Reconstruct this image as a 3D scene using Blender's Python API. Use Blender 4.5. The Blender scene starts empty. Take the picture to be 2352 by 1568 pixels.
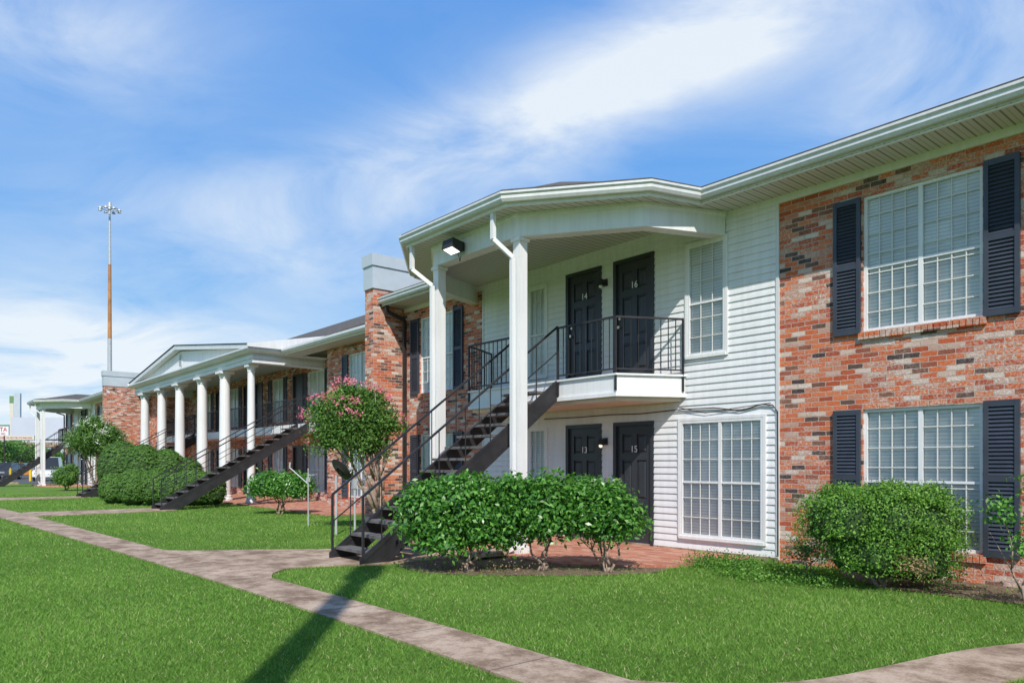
import bpy, math, random
import numpy as np
from mathutils import Vector
random.seed(7); rng=np.random.default_rng(7)
SC=bpy.context.scene; COL=SC.collection
R=math.radians
# ---------- calibration: level camera, facade along x, wall plane y=9.73
F=1700.; CX=1176.; HY=1065.; H=1.4
CFX,CFY=-0.7651,0.6440
CRX,CRY=0.6440,0.7651
def wx(px,y):
    a=(px-CX)/F; return y*(CFX+a*CRX)/(CFY+a*CRY)
def dep(x,y): return x*CFX+y*CFY
def wz(px,py,y): return H+(HY-py)*dep(wx(px,y),y)/F
def gp(px,d):
    a=(px-CX)/F; return (d*(CFX+a*CRX), d*(CFY+a*CRY))
# ---------- materials
def newmat(n):
    m=bpy.data.materials.new(n); m.use_nodes=True; nt=m.node_tree; b=nt.nodes['Principled BSDF']; return m,nt,b
def N(nt,t,**k):
    n=nt.nodes.new(t)
    for a,v in k.items(): setattr(n,a,v)
    return n
def pos(nt): return N(nt,'ShaderNodeNewGeometry').outputs['Position']
def noise(nt,vec,scale,detail=3,rough=.6):
    n=N(nt,'ShaderNodeTexNoise'); n.inputs['Scale'].default_value=scale; n.inputs['Detail'].default_value=detail; n.inputs['Roughness'].default_value=rough
    nt.links.new(vec,n.inputs['Vector']); return n.outputs['Fac']
def ramp(nt,fac,stops,interp='LINEAR'):
    r=N(nt,'ShaderNodeValToRGB'); r.color_ramp.interpolation=interp
    e=r.color_ramp.elements
    while len(e)<len(stops): e.new(.5)
    for i,(p,c) in enumerate(stops): e[i].position=p; e[i].color=(c[0],c[1],c[2],1)
    nt.links.new(fac,r.inputs[0]); return r.outputs[0]
def mix(nt,fac,a,b,mode='MIX'):
    m=N(nt,'ShaderNodeMix',data_type='RGBA',blend_type=mode)
    for s,v in ((0,fac),(6,a),(7,b)):
        if isinstance(v,(int,float)): m.inputs[s].default_value=v
        elif isinstance(v,tuple): m.inputs[s].default_value=(v[0],v[1],v[2],1)
        else: nt.links.new(v,m.inputs[s])
    return m.outputs[2]
def math_(nt,op,a,b=None,c=None):
    m=N(nt,'ShaderNodeMath',operation=op)
    for i,v in enumerate((a,b,c)):
        if v is None: continue
        if isinstance(v,(int,float)): m.inputs[i].default_value=v
        else: nt.links.new(v,m.inputs[i])
    return m.outputs[0]
def bump(nt,b,h,strength=.3,dist=.01):
    n=N(nt,'ShaderNodeBump'); n.inputs['Strength'].default_value=strength; n.inputs['Distance'].default_value=dist
    nt.links.new(h,n.inputs['Height']); nt.links.new(n.outputs[0],b.inputs['Normal'])
def vary(n,c,rough=.6,amt=.18,scale=3.,metal=0.,fine=40,bs=.15):
    m,nt,b=newmat(n); p=pos(nt)
    f=noise(nt,p,scale,5); lo=tuple(x*(1-amt) for x in c); hi=tuple(min(1,x*(1+amt)) for x in c)
    col=ramp(nt,f,[(.3,lo),(.7,hi)]); nt.links.new(col,b.inputs['Base Color'])
    b.inputs['Roughness'].default_value=rough; b.inputs['Metallic'].default_value=metal
    if bs: bump(nt,b,noise(nt,p,fine,4),bs,.004)
    return m
def weathered(n,c,rough=.45,amt=.12):
    m,nt,b=newmat(n); p=pos(nt); mp=N(nt,'ShaderNodeMapping'); mp.inputs['Scale'].default_value=(7,7,.5); nt.links.new(p,mp.inputs[0])
    st=ramp(nt,noise(nt,mp.outputs[0],1.5,5,.7),[(.36,(1-amt*2,1-amt*2.1,1-amt*2.4)),(.58,(1,1,1))])
    g=ramp(nt,noise(nt,p,1.1,5,.6),[(.3,tuple(x*(1-amt) for x in c)),(.65,c)])
    nt.links.new(mix(nt,.75,g,st,'MULTIPLY'),b.inputs['Base Color']); b.inputs['Roughness'].default_value=rough
    bump(nt,b,noise(nt,p,60,4),.1,.004); return m
def brickmat(name,horizontal=False,stops=None,mortar=(.56,.48,.41),wash=.9,bw=.2,rh=.0665):
    m,nt,b=newmat(name); p=pos(nt); s=N(nt,'ShaderNodeSeparateXYZ'); nt.links.new(p,s.inputs[0])
    c=N(nt,'ShaderNodeCombineXYZ')
    if horizontal: nt.links.new(s.outputs[0],c.inputs[0]); nt.links.new(s.outputs[1],c.inputs[1])
    else:
        nt.links.new(math_(nt,'ADD',s.outputs[0],s.outputs[1]),c.inputs[0]); nt.links.new(s.outputs[2],c.inputs[1])
    nz=N(nt,'ShaderNodeTexNoise'); nz.inputs['Scale'].default_value=17; nz.inputs['Detail'].default_value=3; nt.links.new(p,nz.inputs['Vector'])
    vm=N(nt,'ShaderNodeVectorMath',operation='MULTIPLY_ADD'); nt.links.new(nz.outputs['Color'],vm.inputs[0]); vm.inputs[1].default_value=(.026,.022,0); nt.links.new(c.outputs[0],vm.inputs[2])
    t=N(nt,'ShaderNodeTexBrick'); nt.links.new(vm.outputs[0],t.inputs['Vector'])
    t.inputs['Scale'].default_value=1; t.inputs['Brick Width'].default_value=bw; t.inputs['Row Height'].default_value=rh
    t.inputs['Mortar Size'].default_value=.0066; t.inputs['Mortar Smooth'].default_value=.3
    t.inputs['Color1'].default_value=(0,0,0,1); t.inputs['Color2'].default_value=(1,1,1,1); t.inputs['Mortar'].default_value=(.5,.5,.5,1)
    stops=stops or [(0,(.07,.05,.05)),(.06,(.13,.085,.07)),(.12,(.27,.11,.07)),(.2,(.44,.085,.04)),(.36,(.60,.125,.045)),(.54,(.72,.19,.065)),(.68,(.58,.20,.11)),(.80,(.55,.33,.25)),(1,(.76,.62,.53))]
    col=ramp(nt,t.outputs['Color'],stops)
    f1=noise(nt,p,34,8,.75); w=ramp(nt,f1,[(.48,(0,0,0)),(.58,(wash,wash,wash))])
    f2=ramp(nt,noise(nt,p,1.3,4,.6),[(.38,(.16,.16,.16)),(.58,(1,1,1))]); w=math_(nt,'MULTIPLY',w,f2)
    w=math_(nt,'MULTIPLY',w,math_(nt,'ADD',math_(nt,'MULTIPLY',t.outputs['Color'],1.1),.18)); w=math_(nt,'MINIMUM',w,.9)
    col=mix(nt,w,col,(.77,.68,.61))
    dk=ramp(nt,noise(nt,p,70,4,.7),[(.3,(.55,.52,.5)),(.55,(1,1,1))]); col=mix(nt,.65,col,dk,'MULTIPLY')
    col=mix(nt,math_(nt,'MULTIPLY',t.outputs['Fac'],.85),col,mortar); nt.links.new(col,b.inputs['Base Color']); b.inputs['Roughness'].default_value=.92; b.inputs['Specular IOR Level'].default_value=.2
    hh=math_(nt,'SUBTRACT',math_(nt,'MULTIPLY',noise(nt,p,45,5,.7),.8),t.outputs['Fac'])
    bump(nt,b,hh,.9,.014); return m
M={}
M['brick']=brickmat('brick_veneer')
M['paving']=brickmat('red_paving',True,[(0,(.40,.13,.075)),(.5,(.54,.22,.14)),(1,(.60,.31,.21))],(.40,.28,.22),.3,.2,.1)
M['white']=weathered('white_paint',(.80,.80,.80),.42,.06)
M['siding']=weathered('white_siding',(.80,.80,.80),.5,.06)
M['cream']=vary('underside_bounce_tan',(.76,.62,.48),.6,.08,2)  # tan of light bounced off the ground, put into the colour
M['gutter']=weathered('gutter_paint',(.70,.71,.71),.35,.07)
M['door']=vary('charcoal_paint',(.033,.035,.043),.36,.2,2,0,30,.05)
M['shutter']=vary('slate_shutter_paint',(.045,.052,.07),.45,.2,3,0,30,.05)
M['black']=vary('black_iron',(.032,.031,.034),.5,.3,6,.2,40,.1)
M['tread']=vary('dark_tread',(.12,.11,.105),.85,.35,6)
M['darkpipe']=vary('dark_pipe',(.03,.025,.025),.5,.3,6)
M['steel']=vary('galvanised_steel',(.5,.51,.52),.45,.15,4,.3)
M['rust']=vary('rusty_steel',(.40,.19,.08),.8,.4,.6)
M['parapet']=vary('grey_sheet_metal',(.50,.55,.58),.45,.08,1.5,.1)
M['brass']=vary('brass',(.6,.5,.3),.3,.1,4,.9)
M['bark']=vary('bark',(.28,.21,.16),.9,.35,14,0,60,.5)
M['barkdark']=vary('dark_bark',(.09,.065,.045),.9,.35,14,0,60,.5)
M['soil']=vary('soil',(.15,.10,.07),.95,.5,12,0,60,.9)
M['asphalt']=vary('asphalt',(.08,.08,.08),.9,.2,2)
M['number']=vary('number_white',(.85,.85,.85),.5,.02)
M['tyre']=vary('tyre',(.02,.02,.02),.8,.2)
M['carwhite']=vary('car_white',(.75,.76,.78),.2,.03,1,0,5,0)
M['cardark']=vary('car_dark',(.05,.055,.07),.2,.05,1,0,5,0)
M['cargold']=vary('car_gold',(.50,.22,.05),.25,.05,1,0,5,0)
M['yellow']=vary('yellow_paint',(.75,.5,.03),.5,.05)
M['red']=vary('sign_red',(.60,.05,.04),.5,.05)
M['signgreen']=vary('sign_green',(.14,.28,.12),.5,.05)
M['signcream']=vary('sign_cream',(.62,.60,.48),.5,.05)
M['boardface']=vary('billboard_face',(.52,.55,.60),.5,.04,.3)
M['core']=vary('core_shade_green',(.028,.065,.014),.95,.4,9,0,30,.8)  # dark green carries the shade of the dense bush interior
M['muntin']=vary('glazing_bar_paint',(.70,.69,.65),.5,.05,3)
# concrete
m,nt,b=newmat('concrete'); p=pos(nt)
c=ramp(nt,noise(nt,p,1.3,6,.65),[(.3,(.33,.235,.165)),(.5,(.44,.325,.235)),(.72,(.57,.44,.335))])
c=mix(nt,.8,c,ramp(nt,noise(nt,p,55,4,.7),[(.35,(.7,.68,.66)),(.6,(1,1,1))]),'MULTIPLY')
c=mix(nt,.9,c,ramp(nt,noise(nt,p,2.6,7,.78),[(.40,(.52,.46,.40)),(.55,(1,1,1))]),'MULTIPLY')
s=N(nt,'ShaderNodeSeparateXYZ'); nt.links.new(p,s.inputs[0])
j=math_(nt,'LESS_THAN',math_(nt,'FRACT',math_(nt,'DIVIDE',s.outputs[0],1.3)),.012)
c=mix(nt,j,c,(.14,.10,.08)); nt.links.new(c,b.inputs['Base Color']); b.inputs['Roughness'].default_value=.9
bump(nt,b,noise(nt,p,70,5),.4,.006); M['concrete']=m
# shingles
m,nt,b=newmat('asphalt_shingles'); p=pos(nt)
c=ramp(nt,noise(nt,p,9,5,.7),[(.3,(.05,.045,.04)),(.7,(.13,.12,.11))]); nt.links.new(c,b.inputs['Base Color']); b.inputs['Roughness'].default_value=.95
s=N(nt,'ShaderNodeSeparateXYZ'); nt.links.new(p,s.inputs[0]); bump(nt,b,math_(nt,'FRACT',math_(nt,'MULTIPLY',s.outputs[2],16)),.6,.02); M['shingle']=m
# soffit with ribs
m,nt,b=newmat('ribbed_soffit'); p=pos(nt); s=N(nt,'ShaderNodeSeparateXYZ'); nt.links.new(p,s.inputs[0])
fr=math_(nt,'FRACT',math_(nt,'DIVIDE',s.outputs[0],.13)); l=math_(nt,'LESS_THAN',fr,.16)
c=mix(nt,l,(.66,.655,.62),(.23,.23,.21)); l2=math_(nt,'LESS_THAN',math_(nt,'ABSOLUTE',math_(nt,'SUBTRACT',fr,.55)),.05); c=mix(nt,math_(nt,'MULTIPLY',l2,.5),c,(.3,.3,.27))
f3=math_(nt,'LESS_THAN',math_(nt,'FRACT',math_(nt,'DIVIDE',s.outputs[1],.022)),.4); c=mix(nt,math_(nt,'MULTIPLY',f3,.22),c,(.15,.15,.13))
nt.links.new(c,b.inputs['Base Color']); b.inputs['Roughness'].default_value=.6; M['soffit']=m
# glass
m=bpy.data.materials.new('window_glass'); m.use_nodes=True; nt=m.node_tree; nt.nodes.clear()
o=N(nt,'ShaderNodeOutputMaterial'); g=N(nt,'ShaderNodeBsdfGlossy'); g.inputs['Roughness'].default_value=.03; tr=N(nt,'ShaderNodeBsdfTransparent'); tr.inputs[0].default_value=(.99,.99,.98,1)
fz=N(nt,'ShaderNodeFresnel'); fz.inputs[0].default_value=1.4; mx=N(nt,'ShaderNodeMixShader')
nt.links.new(math_(nt,'MULTIPLY_ADD',fz.outputs[0],.9,.0),mx.inputs[0]); nt.links.new(tr.outputs[0],mx.inputs[1]); nt.links.new(g.outputs[0],mx.inputs[2]); nt.links.new(mx.outputs[0],o.inputs[0]); M['glass']=m
M['darkglass']=vary('dark_glass',(.03,.035,.04),.08,.05,1,0,5,0)
# blinds
m,nt,b=newmat('window_blinds'); p=pos(nt); s=N(nt,'ShaderNodeSeparateXYZ'); nt.links.new(p,s.inputs[0])
wob=math_(nt,'MULTIPLY',noise(nt,p,1.2,2),.03)
fr=math_(nt,'FRACT',math_(nt,'DIVIDE',math_(nt,'ADD',s.outputs[2],wob),.045)); c=ramp(nt,fr,[(0,(.40,.41,.41)),(.18,(.84,.85,.85)),(.9,(.93,.94,.93)),(1,(.66,.67,.67))])
c=mix(nt,.55,c,ramp(nt,noise(nt,p,1.4,3),[(.38,(.62,.64,.67)),(.60,(1,1,1))]),'MULTIPLY')
nt.links.new(c,b.inputs['Base Color']); b.inputs['Roughness'].default_value=.6; M['blinds']=m
def leafmat(name,stops,trans=.28,rough=.45,spec=.5):
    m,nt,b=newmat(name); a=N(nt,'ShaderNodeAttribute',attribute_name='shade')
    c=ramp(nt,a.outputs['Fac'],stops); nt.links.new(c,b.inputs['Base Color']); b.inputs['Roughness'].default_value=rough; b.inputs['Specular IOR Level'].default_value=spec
    t=N(nt,'ShaderNodeBsdfTranslucent'); nt.links.new(mix(nt,1.0,c,(1.3,1.5,.5),'MULTIPLY'),t.inputs[0]); mx=N(nt,'ShaderNodeMixShader'); mx.inputs[0].default_value=trans
    nt.links.new(b.outputs[0],mx.inputs[1]); nt.links.new(t.outputs[0],mx.inputs[2]); nt.links.new(mx.outputs[0],nt.nodes['Material Output'].inputs[0]); return m
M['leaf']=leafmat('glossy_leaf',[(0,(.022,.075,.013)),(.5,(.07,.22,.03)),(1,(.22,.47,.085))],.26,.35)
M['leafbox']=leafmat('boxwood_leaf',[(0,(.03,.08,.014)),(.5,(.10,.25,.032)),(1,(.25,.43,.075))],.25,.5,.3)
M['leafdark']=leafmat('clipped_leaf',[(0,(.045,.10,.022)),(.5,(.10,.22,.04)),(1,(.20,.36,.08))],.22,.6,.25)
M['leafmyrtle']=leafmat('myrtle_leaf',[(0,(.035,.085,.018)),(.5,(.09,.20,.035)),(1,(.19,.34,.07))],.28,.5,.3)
M['leafdry']=leafmat('dry_leaf',[(0,(.14,.11,.04)),(1,(.45,.30,.17))],.2,.6)
M['pink']=leafmat('pink_blossom',[(0,(.70,.10,.20)),(1,(.92,.34,.45))],.15,.6)
M['blossom']=leafmat('white_blossom',[(0,(.5,.52,.45)),(1,(.85,.85,.8))],.3,.6)
M['grassblade']=leafmat('grass_blade',[(0,(.085,.18,.03)),(.5,(.185,.345,.06)),(.93,(.33,.48,.13)),(1,(.55,.50,.28))],.35,.65,.15)
m,nt,b=newmat('lawn'); p=pos(nt)
c=ramp(nt,noise(nt,p,.35,5,.6),[(.3,(.12,.23,.04)),(.7,(.20,.34,.07))])
c=mix(nt,.7,c,ramp(nt,noise(nt,p,38,5,.75),[(.34,(.5,.52,.45)),(.62,(1,1,1))]),'MULTIPLY')
nt.links.new(c,b.inputs['Base Color']); b.inputs['Roughness'].default_value=.95; b.inputs['Specular IOR Level'].default_value=.1; bump(nt,b,noise(nt,p,60,5,.8),.9,.04); M['lawn']=m
def emis(name,c,s):
    m,nt,b=newmat(name); b.inputs['Emission Color'].default_value=(*c,1); b.inputs['Emission Strength'].default_value=s; b.inputs['Base Color'].default_value=(.3,.3,.3,1); return m
M['flood']=emis('flood_lens',(1,.97,.9),2.2); M['bulb']=emis('bulb',(1,.85,.65),1.2)
# ---------- mesh building
def origin(o):
    v=Vector((0,0,0))
    while o is not None: v=v+o.location; o=o.parent
    return v
class MB:
    def __init__(s): s.v=[]; s.f=[]
    def add(s,vs,fs):
        k=len(s.v); s.v+= [tuple(q) for q in vs]; s.f+= [tuple(i+k for i in f) for f in fs]; return s
    def box(s,x0,x1,y0,y1,z0,z1):
        if x0>x1: x0,x1=x1,x0
        if y0>y1: y0,y1=y1,y0
        return s.add([(x0,y0,z0),(x1,y0,z0),(x1,y1,z0),(x0,y1,z0),(x0,y0,z1),(x1,y0,z1),(x1,y1,z1),(x0,y1,z1)],
          [(0,3,2,1),(4,5,6,7),(0,1,5,4),(1,2,6,5),(2,3,7,6),(3,0,4,7)])
    def quad(s,*vs): return s.add(vs,[tuple(range(len(vs)))])
    def prism(s,poly,z0,z1):
        n=len(poly); vs=[(a,b,z0) for a,b in poly]+[(a,b,z1) for a,b in poly]
        return s.add(vs,[tuple(range(n))[::-1],tuple(range(n,2*n))]+[(i,(i+1)%n,(i+1)%n+n,i+n) for i in range(n)])
    def prismx(s,poly,x0,x1):
        n=len(poly); vs=[(x0,a,b) for a,b in poly]+[(x1,a,b) for a,b in poly]
        return s.add(vs,[tuple(range(n)),tuple(range(n,2*n))[::-1]]+[(i,i+n,(i+1)%n+n,(i+1)%n) for i in range(n)])
    def prismy(s,poly,y0,y1):
        n=len(poly); vs=[(a,y0,b) for a,b in poly]+[(a,y1,b) for a,b in poly]
        return s.add(vs,[tuple(range(n)),tuple(range(n,2*n))[::-1]]+[(i,i+n,(i+1)%n+n,(i+1)%n) for i in range(n)])
    def tube(s,p0,p1,r0,r1=None,n=8,rot=0):
        r1=r0 if r1 is None else r1; p0=Vector(p0); p1=Vector(p1); d=(p1-p0)
        if d.length<1e-6: return s
        d.normalize(); a=Vector((0,0,1)) if abs(d.z)<.9 else Vector((0,1,0)); u=d.cross(a).normalized(); w=d.cross(u)
        vs=[]
        for P,r in ((p0,r0),(p1,r1)):
            for i in range(n):
                t=2*math.pi*(i+rot)/n; vs.append(P+u*math.cos(t)*r+w*math.sin(t)*r)
        return s.add(vs,[(i,(i+1)%n,(i+1)%n+n,i+n) for i in range(n)]+[tuple(range(n))[::-1],tuple(range(n,2*n))])
    def bar(s,p0,p1,w): return s.tube(p0,p1,w*.7071,n=4,rot=.5)
    def path(s,pts,r,n=8,sq=False,r1=None):
        for i in range(len(pts)-1):
            if sq: s.bar(pts[i],pts[i+1],r)
            else:
                ra=r if r1 is None else r+(r1-r)*i/(len(pts)-1); rb=r if r1 is None else r+(r1-r)*(i+1)/(len(pts)-1)
                s.tube(pts[i],pts[i+1],ra,rb,n)
        return s
    def lathe(s,c,prof,n=20):
        vs=[];k=len(prof)
        for r,z in prof:
            for i in range(n): t=2*math.pi*i/n; vs.append((c[0]+r*math.cos(t),c[1]+r*math.sin(t),c[2]+z))
        fs=[(j*n+i,j*n+(i+1)%n,(j+1)*n+(i+1)%n,(j+1)*n+i) for j in range(k-1) for i in range(n)]
        fs+= [tuple(range(n))[::-1],tuple(range((k-1)*n,k*n))]
        return s.add(vs,fs)
    def sweep(s,path,prof):
        n=len(path); rows=[]
        for i,(x,y) in enumerate(path):
            ds=[]
            if i>0: d=Vector((x-path[i-1][0],y-path[i-1][1])).normalized(); ds.append(d)
            if i<n-1: d=Vector((path[i+1][0]-x,path[i+1][1]-y)).normalized(); ds.append(d)
            ns=[Vector((d.y,-d.x)) for d in ds]; nn=sum(ns,Vector((0,0))).normalized(); k=1/max(.3,nn.dot(ns[0]))
            rows.append([(x+nn.x*o*k,y+nn.y*o*k,z) for o,z in prof])
        m=len(prof); vs=[q for r in rows for q in r]
        fs=[(i*m+j,(i+1)*m+j,(i+1)*m+(j+1)%m,i*m+(j+1)%m) for i in range(n-1) for j in range(m)]
        fs+=[tuple(range(m))[::-1],tuple((n-1)*m+j for j in range(m))]
        return s.add(vs,fs)
    def build(s,name,mat,parent=None,label=None,smooth=False):
        me=bpy.data.meshes.new(name); O=origin(parent)
        me.from_pydata([(a-O.x,b-O.y,c-O.z) for a,b,c in s.v],[],s.f); me.materials.append(mat); me.update()
        if smooth: me.polygons.foreach_set('use_smooth',[True]*len(me.polygons))
        o=bpy.data.objects.new(name,me); COL.objects.link(o); o.parent=parent
        if label: o['label']=label
        return o
def tag(o,label,cat,group=None,kind=None):
    if label: o['label']=label
    if cat: o['category']=cat
    if group: o['group']=group
    if kind: o['kind']=kind
    return o
def thing(name,loc,label,cat,group=None):
    o=bpy.data.objects.new(name,None); COL.objects.link(o); o.location=loc; o.empty_display_size=.2
    return tag(o,label,cat,group)
def struct(name,mb,mat):
    o=mb.build(name,mat); o['kind']='structure'; return o
def copy_tree(o,parent=None,skip=()):
    c=o.copy(); COL.objects.link(c); c.parent=parent
    for ch in list(o.children):
        if ch.name.split('.')[0] in skip: continue
        copy_tree(ch,c,skip)
    return c
def npmesh(name,V,k,mat,parent,shade):
    nf=len(V)//k; me=bpy.data.meshes.new(name); O=origin(parent); V=V-np.array([O.x,O.y,O.z])
    me.vertices.add(len(V)); me.vertices.foreach_set('co',V.astype(np.float32).ravel())
    me.loops.add(len(V)); me.loops.foreach_set('vertex_index',np.arange(len(V),dtype=np.int32))
    me.polygons.add(nf); me.polygons.foreach_set('loop_start',(np.arange(nf)*k).astype(np.int32))
    try: me.polygons.foreach_set('loop_total',np.full(nf,k,dtype=np.int32))
    except Exception: pass
    at=me.attributes.new('shade','FLOAT','POINT'); at.data.foreach_set('value',np.repeat(shade,k).astype(np.float32))
    me.materials.append(mat); me.update(calc_edges=True)
    o=bpy.data.objects.new(name,me); COL.objects.link(o); o.parent=parent; return o
def unit(a): return a/np.maximum(1e-9,np.linalg.norm(a,axis=1,keepdims=True))
def foliage(name,parent,mat,blobs,n,leaf,aspect=.5,pw=2.,clump=.12,inner=.25,per=28,rmin=.8,rmax=1.04,up=.25,rnd=.75):
    vol=np.array([b[3]*b[4]+b[4]*b[5]+b[3]*b[5] for b in blobs]); vol=vol/vol.sum(); Vs=[];Ss=[]
    for b,w in zip(blobs,vol):
        cn=max(4,int(n*w/per)); c=np.array(b[:3]); r=np.array(b[3:6])
        d=unit(rng.normal(size=(cn,3))); d[:,2]=np.where(d[:,2]<-.6,-d[:,2],d[:,2])
        sc=1/np.power((np.abs(d)**pw).sum(1),1/pw)
        rad=rng.uniform(rmin,rmax,cn); inn=rng.random(cn)<inner; rad[inn]=rng.uniform(.35,.8,inn.sum())
        cc=c+d*(sc*rad)[:,None]*r; cs=rng.uniform(-.2,.2,cn)
        idx=np.repeat(np.arange(cn),per); P=cc[idx]+rng.normal(size=(len(idx),3))*clump*np.array([1,1,.75])
        out=unit(d[idx]+rng.normal(size=(len(idx),3))*rnd+np.array([0,0,up]))
        t=unit(np.cross(out,rng.normal(size=(len(idx),3)))); bi=np.cross(out,t)
        L=(leaf*rng.uniform(.65,1.25,len(idx)))[:,None]; W=L*aspect
        q=np.stack([P-t*L*.5,P+bi*W*.5-t*L*.02+out*L*.08,P+t*L*.5,P-bi*W*.5-t*L*.02+out*L*.08],1).reshape(-1,3)
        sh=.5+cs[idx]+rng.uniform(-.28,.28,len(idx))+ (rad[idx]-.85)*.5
        Vs.append(q);Ss.append(np.clip(sh,0,1))
    V=np.concatenate(Vs); V[:,2]=np.maximum(V[:,2],.01)
    return npmesh(name,V,4,mat,parent,np.concatenate(Ss))
def core(parent,blobs,k,pw=2.):  # opaque dark blob added behind the leaves, stands in for shaded depth
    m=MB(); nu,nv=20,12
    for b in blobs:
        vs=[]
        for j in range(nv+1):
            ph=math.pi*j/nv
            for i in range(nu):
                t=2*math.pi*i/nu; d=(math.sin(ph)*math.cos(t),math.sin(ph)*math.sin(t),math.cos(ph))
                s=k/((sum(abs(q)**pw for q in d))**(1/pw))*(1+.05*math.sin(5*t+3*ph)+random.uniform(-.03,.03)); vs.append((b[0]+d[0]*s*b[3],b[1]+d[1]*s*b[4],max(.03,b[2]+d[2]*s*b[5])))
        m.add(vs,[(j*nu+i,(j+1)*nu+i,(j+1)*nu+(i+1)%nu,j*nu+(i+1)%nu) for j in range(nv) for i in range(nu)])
    return m.build('dark_core',M['core'],parent,smooth=True)
def stems(name,parent,mat,base,tips,r,z0=0.,wob=.06):
    m=MB()
    for t in tips:
        b=(base[0]+random.uniform(-.06,.06),base[1]+random.uniform(-.06,.06),z0-.02); pts=[b]; k=5
        for i in range(1,k+1):
            f=i/k; g=f**1.25; pts.append((b[0]+(t[0]-b[0])*g+random.uniform(-wob,wob)*(i<k),b[1]+(t[1]-b[1])*g+random.uniform(-wob,wob)*(i<k),b[2]+(t[2]-b[2])*f))
        m.path(pts,r,7,False,r*.35)
        q=pts[2+random.randint(0,1)]
        for _ in range(2):
            m.tube(q,(q[0]+random.uniform(-.3,.3)*min(1,t[2]),q[1]+random.uniform(-.3,.3)*min(1,t[2]),q[2]+random.uniform(.2,.45)*max(.4,t[2])),r*.5,r*.2,5)
    return m.build(name,mat,parent,smooth=True)
def textmesh(name,body,size,loc,mat,parent,rotz=0,ext=.002):
    cu=bpy.data.curves.new('t','FONT'); cu.body=body; cu.size=size; cu.extrude=ext; cu.align_x='CENTER'; cu.align_y='CENTER'
    o=bpy.data.objects.new('t',cu); COL.objects.link(o); bpy.context.view_layer.update()
    me=bpy.data.meshes.new_from_object(o.evaluated_get(bpy.context.evaluated_depsgraph_get())); bpy.data.objects.remove(o)
    me.materials.clear(); me.materials.append(mat); me.name=name
    q=bpy.data.objects.new(name,me); COL.objects.link(q); q.parent=parent
    O=origin(parent); q.location=(loc[0]-O.x,loc[1]-O.y,loc[2]-O.z); q.rotation_euler=(R(90),0,rotz); return q
# ---------- building elements
def wall_open(mb,x0,x1,z0,z1,y,ops,rev=.1):
    xs=sorted({x0,x1}|{min(max(v,x0),x1) for o in ops for v in o[:2]}); zs=sorted({z0,z1}|{v for o in ops for v in o[2:4]})
    for i in range(len(xs)-1):
        for j in range(len(zs)-1):
            cx,cz=(xs[i]+xs[i+1])/2,(zs[j]+zs[j+1])/2
            if any(o[0]<cx<o[1] and o[2]<cz<o[3] for o in ops): continue
            mb.quad((xs[i],y,zs[j]),(xs[i+1],y,zs[j]),(xs[i+1],y,zs[j+1]),(xs[i],y,zs[j+1]))
    for a,b,c,d in ops:
        mb.quad((a,y,c),(a,y,d),(a,y+rev,d),(a,y+rev,c)); mb.quad((b,y,d),(b,y,c),(b,y+rev,c),(b,y+rev,d))
        mb.quad((a,y,c),(a,y+rev,c),(b,y+rev,c),(b,y,c)); mb.quad((a,y,d),(b,y,d),(b,y+rev,d),(a,y+rev,d))
def siding(mb,x0,x1,z0,z1,y,ops,p=.108,t=.017):
    z=z0
    while z<z1-.01:
        zt=min(z+p,z1); zc=(z+zt)/2; iv=[(x0,x1)]
        for a,b,c,d in ops:
            if c<zc<d:
                nv=[]
                for u,v in iv:
                    if b<=u or a>=v: nv.append((u,v)); continue
                    if a>u: nv.append((u,a))
                    if b<v: nv.append((b,v))
                iv=nv
        for u,v in iv:
            mb.quad((u,y-t,z),(v,y-t,z),(v,y-t*.75,z+(zt-z)*.35),(u,y-t*.75,z+(zt-z)*.35))
            mb.quad((u,y-t*.75,z+(zt-z)*.35),(v,y-t*.75,z+(zt-z)*.35),(v,y,zt),(u,y,zt))
            mb.quad((u,y-t,z),(u,y,z),(v,y,z),(v,y-t,z))
        z+=p
def window(root,x0,x1,z0,z1,y,halves=2,cols=3,rows=6,label=None,fm='white'):
    fw=.04; m=MB(); a,b=y-.02,y+.03
    m.box(x0,x0+fw,a,b,z0,z1).box(x1-fw,x1,a,b,z0,z1).box(x0+fw,x1-fw,a,b,z0,z0+fw).box(x0+fw,x1-fw,a,b,z1-fw,z1)
    zm=z0+(z1-z0)*.47; hw=(x1-x0)/halves
    for h in range(1,halves): m.box(x0+h*hw-.025,x0+h*hw+.025,a+.004,b,z0+fw,z1-fw)
    for h in range(halves): m.box(x0+h*hw+(.025 if h else fw),x0+(h+1)*hw-(.025 if h<halves-1 else fw),a+.012,b-.003,zm-.016,zm+.016)
    w=m.build('window',M[fm],root,label)
    g=MB()
    for h in range(halves):
        u0=x0+h*hw+.03; u1=x0+(h+1)*hw-.03
        for c in range(1,cols): xc=u0+(u1-u0)*c/cols; g.box(xc-.006,xc+.006,y+.0,y+.011,z0+fw,z1-fw)
        for r in range(1,rows):
            zc=z0+(z1-z0)*r/rows
            if abs(zc-zm)<.06: continue
            g.box(u0,u1,y-.002,y+.010,zc-.006,zc+.006)
    g.build('glazing_bars',M['muntin'],w)
    MB().quad((x0+fw,y+.014,z0+fw),(x1-fw,y+.014,z0+fw),(x1-fw,y+.014,z1-fw),(x0+fw,y+.014,z1-fw)).build('pane',M['glass'],w)
    MB().quad((x0+.01,y+.035,z0+.01),(x1-.01,y+.035,z0+.01),(x1-.01,y+.035,z1-.01),(x0+.01,y+.035,z1-.01)).build('blinds',M['blinds'],w)
    return w
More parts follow.
